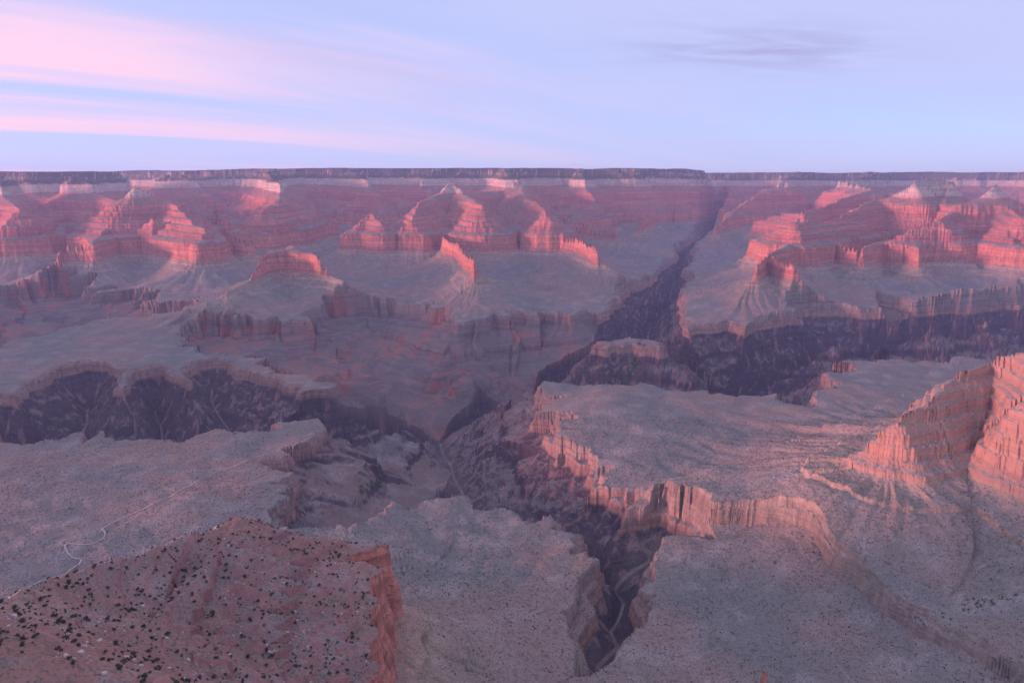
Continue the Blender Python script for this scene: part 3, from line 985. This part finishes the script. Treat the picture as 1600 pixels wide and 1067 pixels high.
def rock_mesh(name, seed, mat):
    """An angular block: a cut and jittered box with bevelled corners."""
    r = np.random.RandomState(seed)
    dim = np.array([1.0, 0.6 + 0.35 * r.rand(), 0.4 + 0.35 * r.rand()])
    V = []
    for z in (-.5, .5):
        for k in range(8):
            a = k * math.pi / 4 + 0.35 * (r.rand() - .5) + (.39)
            rad = (0.52 + 0.12 * (k % 2)) * (0.82 + 0.3 * r.rand()) * (0.82 if z > 0 else 1.0)
            V.append((rad * math.cos(a) * dim[0], rad * math.sin(a) * dim[1], (z + 0.14 * (r.rand() - .5)) * dim[2]))
    V.append((0.1 * (r.rand() - .5), 0.1 * (r.rand() - .5), 0.58 * dim[2]))
    Fc = [(k, (k + 1) % 8, 8 + (k + 1) % 8, 8 + k) for k in range(8)] + [(8 + k, 8 + (k + 1) % 8, 16) for k in range(8)]
    me = bpy.data.meshes.new(name)
    me.from_pydata(V, [], Fc)
    me.materials.append(mat)
    me.update()
    return me


def scatter(n, seed, x0, x1, y0, y1, accept):
    """Random standing places: the accept test gets x, y, z, level, retreat distance, region, slope."""
    r = np.random.RandomState(seed)
    x, y = (x0 + (x1 - x0) * r.rand(n)).astype(F32), (y0 + (y1 - y0) * r.rand(n)).astype(F32)
    z, lv, ub, rg, gg, _ = height(x, y)
    zx, zy = height(x + 2, y)[0], height(x, y + 2)[0]
    slope = np.hypot(zx - z, zy - z) / 2
    pxy = project(x, y, z)
    inside = (pxy[0] > -40) & (pxy[0] < 1640) & (pxy[1] < 1110) & (pxy[1] > 250)
    ok = inside & accept(x, y, z, lv, ub, rg, slope, r)
    return x[ok], y[ok], z[ok], pxy[0][ok], pxy[1][ok]


def project(x, y, z):
    c, sn = math.cos(PITCH), math.sin(PITCH)
    dep = y * c - (z - CAMZ) * sn
    return 800 + FPX * x / dep, 533.5 - FPX * (y * sn + (z - CAMZ) * c) / dep


def where_on_ridge(x, y, z, size, big):
    """Words for a place on the near ridge, as seen from the viewpoint."""
    px, py = project(x, y, z)
    top = np.interp(px, [0, 100, 200, 300, 376, 455, 540, 604], [946, 905, 879, 836, 808, 832, 848, 852])
    if py - top < 22:
        spot = 'on the skyline of the near ridge, ' + ('left of its peak' if px < 340 else 'by its peak' if px < 430 else 'towards the red cliff')
    elif py > 1010:
        spot = 'at the bottom edge, ' + ('left corner of the near ridge' if px < 200 else 'below the peak of the near ridge' if px < 430 else 'beside the red cliff')
    else:
        spot = ('on the left flank' if px < 200 else 'on the middle slope' if px < 330 else 'below the peak' if px < 430 else 'on the scree slope' if px < 540 else 'near the red cliff edge') + ' of the near ridge' + (', upper part' if py - top < 90 else ', lower part')
    return ('large ' if size > big else 'small ') + '%s ' + spot


def place(name, meshes, spots, label, cat, group, r, stretch=0.2, big=None):
    for k, (x, y, z, sc) in enumerate(spots):
        o = bpy.data.objects.new(name, meshes[k % len(meshes)])
        COL.objects.link(o)
        o.location = (float(x), float(y), float(z))
        o.rotation_euler = (r.uniform(-.15, .15), r.uniform(-.15, .15), r.uniform(0, 6.28))
        o.scale = (sc * r.uniform(1 - stretch, 1 + stretch), sc * r.uniform(1 - stretch, 1 + stretch), sc * r.uniform(1 - stretch, 1 + stretch))
        o['label'], o['category'], o['group'] = (where_on_ridge(x, y, z, sc, big) % label if big else label), cat, group


def joined(name, meshes, spots, r, kind='stuff', stretch=0.25):
    """Many small pieces as one mesh."""
    VV, QQ, base, MI = [], [], 0, []
    tri = []
    for me in meshes:
        v = np.empty(len(me.vertices) * 3, F32)
        me.vertices.foreach_get('co', v)
        me.calc_loop_triangles()
        t = np.empty(len(me.loop_triangles) * 3, np.int32)
        me.loop_triangles.foreach_get('vertices', t)
        mi = np.empty(len(me.loop_triangles), np.int32)
        me.loop_triangles.foreach_get('material_index', mi)
        tri.append((v.reshape(-1, 3), t.reshape(-1, 3), mi))
    for k, (x, y, z, sc) in enumerate(spots):
        v, t, mi = tri[k % len(tri)]
        a = r.uniform(0, 6.28)
        c, sn = math.cos(a), math.sin(a)
        S3 = np.array([r.uniform(1 - stretch, 1 + stretch) for _ in range(3)]) * sc
        w = v * S3
        VV.append(np.column_stack([w[:, 0] * c - w[:, 1] * sn + x, w[:, 0] * sn + w[:, 1] * c + y, w[:, 2] + z]))
        QQ.append(t + base)
        MI.append(mi)
        base += len(v)
    o = new_mesh_object(name, np.concatenate(VV), np.concatenate(QQ), None, smooth=False)
    for m in meshes[0].materials:
        o.data.materials.append(m)
    o.data.polygons.foreach_set('material_index', np.concatenate(MI))
    o['kind'] = kind
    return o


def build_cover():
    leaf = simple_mat('juniper_leaf', (.035, .045, .022), 0.8, 0.15, (.085, .085, .045), 0.25)
    bark = simple_mat('juniper_bark', (.16, .12, .10), 0.95, 0.1)
    pale = simple_mat('boulder_stone', (.50, .44, .41), 0.95, 0.1, (.40, .27, .22), 0.12)
    bushes = [leafy_mesh('juniper', k, 150, 1.0, 0.75 + 0.1 * k, (leaf, bark), leaf=0.17) for k in range(5)]
    tufts = [leafy_mesh('tuft', 20 + k, 40, 0.9, 0.6, (leaf, bark), stem=False, leaf=0.3) for k in range(4)]
    rocks = [rock_mesh('boulder', 40 + k, pale) for k in range(7)]
    rid, prom = REGIONS.index('near_ridge'), REGIONS.index('near_promontory')
    R = random.Random(11)

    def on_ridge(x, y, z, lv, ub, rg, sl, r):
        clump = perlin(x / 60, y / 60, 71) + 0.5 * perlin(x / 22, y / 22, 72)
        return (rg == rid) & (lv > 1496) & (sl < 1.1) & (r.rand(x.size) < 0.55 + 0.6 * clump)

    x, y, z, px, py = scatter(15000, 1, -1150, 60, 480, 1350, on_ridge)
    size = np.array([R.choice((1.1, 1.3, 1.6, 1.9, 2.3, 2.8, 3.4)) for _ in x])
    order = np.argsort(-size / np.hypot(x, y))
    seen = [k for k in order if py[k] < 1067 and 0 <= px[k] < 1600]
    top = seen[:300]
    place('juniper_shrub', bushes, [(x[k], y[k], z[k] - .1, size[k]) for k in top], 'dark juniper', 'shrub', 'junipers dotting the near red ridge', R, big=2.6)
    tset = set(top)
    rest = [k for k in order if k not in tset]
    joined('scrub', tufts, [(x[k], y[k], z[k] - .1, size[k] * 1.15) for k in rest], R)

    def rocky(x, y, z, lv, ub, rg, sl, r):
        band = perlin(x / 45, y / 45, 73) + 0.6 * perlin(x / 15, y / 15, 74)
        return (rg == rid) & (lv > 1490) & (sl < 1.6) & (r.rand(x.size) < 0.12 + 0.9 * band)

    x, y, z, px, py = scatter(40000, 2, -1150, 60, 480, 1350, rocky)
    size = np.array([min(5.0, 0.8 * R.paretovariate(1.9)) for _ in x])
    order = np.argsort(-size / np.hypot(x, y))
    seen = [k for k in order if py[k] < 1067 and 0 <= px[k] < 1600]
    top = seen[:160]
    place('boulder', rocks, [(x[k], y[k], z[k] + size[k] * .08, size[k]) for k in top], 'pale boulder', 'boulder', 'boulders strewn over the near red ridge', R, big=3.0)
    tset = set(top)
    rest = [k for k in seen if k not in tset][:12000]
    joined('rubble', rocks, [(x[k], y[k], z[k] + size[k] * .05, size[k]) for k in rest], R)

    # low brush all over the near benches, too small and too many to count
    brush = [leafy_mesh('brush', 80 + k, 7, 0.55, 0.5, (leaf, bark), stem=False, leaf=0.55) for k in range(5)]

    def benches(x, y, z, lv, ub, rg, sl, r):
        thick = 0.5 + 0.55 * perlin(x / 160, y / 160, 75) + 0.5 * perlin(x / 45, y / 45, 76)
        return (lv > 1095) & (ub > 860) & (sl < 0.7) & (r.rand(x.size) < thick)

    x, y, z, px, py = scatter(110000, 3, -1900, 1900, 1150, 2900, benches)
    joined('undergrowth', brush, [(x[k], y[k], z[k] - .05, R.choice((.9, 1.1, 1.4, 1.8, 2.3))) for k in range(len(x))][:34000], R)

    # cottonwoods along the creeks
    green = simple_mat('cottonwood_leaf', (.07, .13, .04), 0.7, 0.2, (.12, .19, .06), 0.08)
    trees = [leafy_mesh('cottonwood', 60 + k, 130, 1.0, 1.0, (green, bark), leaf=0.2) for k in range(4)]
    groves = [([(566, 768), (580, 764), (594, 758), (598, 748), (588, 738), (574, 733), (566, 741)], 70, 6.5, 'cottonwood tree in the green creek bend below the trail', 'trees in the creek bend', 18),
              ([(975, 600), (982, 590), (988, 578), (994, 566), (1000, 552)], 70, 9.0, 'green tree on the creek delta beside the river', 'trees on the creek delta', 45),
              ([(1425, 975), (1470, 962), (1520, 945), (1560, 936), (1600, 932)], 40, 3.2, 'dark green bush along the dry wash at lower right', 'bushes along the wash', 12)]
    for line, n, size, label, group, jit in groves:
        pts = np.array(smooth_line([on_ground(*p) for p in line], 12))
        spots = []
        for k in range(n):
            p = pts[R.randrange(len(pts))]
            gx, gy = p[0] + R.gauss(0, jit * .5), p[1] + R.gauss(0, jit)
            spots.append((gx, gy, float(ground(gx, gy)[0]) - .3, size * R.uniform(.6, 1.25)))
        place('cottonwood_tree' if size > 4 else 'desert_bush', trees, spots, label, 'tree' if size > 4 else 'bush', group, R)


build_cover()

# ------------------------------------------------------------------ the air
def build_haze():
    lo, hi = Z.min() - 3, max(CAMZ, float(Z.max())) + 40
    x0, x1, y0, y1 = float(X.min()) - 200, float(X.max()) + 200, -1500.0, float(Y.max()) + 200
    v = np.array([(x, y, z) for z in (lo, hi) for y in (y0, y1) for x in (x0, x1)])
    q = np.array([(0, 2, 3, 1), (4, 5, 7, 6), (0, 1, 5, 4), (2, 6, 7, 3), (0, 4, 6, 2), (1, 3, 7, 5)])
    m = bpy.data.materials.new('haze_air')
    m.use_nodes = True
    t = m.node_tree
    t.nodes.clear()
    pv = N(t, 'ShaderNodeVolumePrincipled')
    pv.inputs['Color'].default_value = (0.50, 0.62, 1.0, 1)
    pv.inputs['Density'].default_value = HAZE
    pv.inputs['Anisotropy'].default_value = 0.1
    out = N(t, 'ShaderNodeOutputMaterial')
    t.links.new(pv.outputs[0], out.inputs['Volume'])
    o = new_mesh_object('haze', v, q, m, smooth=False)
    o['kind'] = 'stuff'


HAZE = 2.3e-5
if HAZE: build_haze()
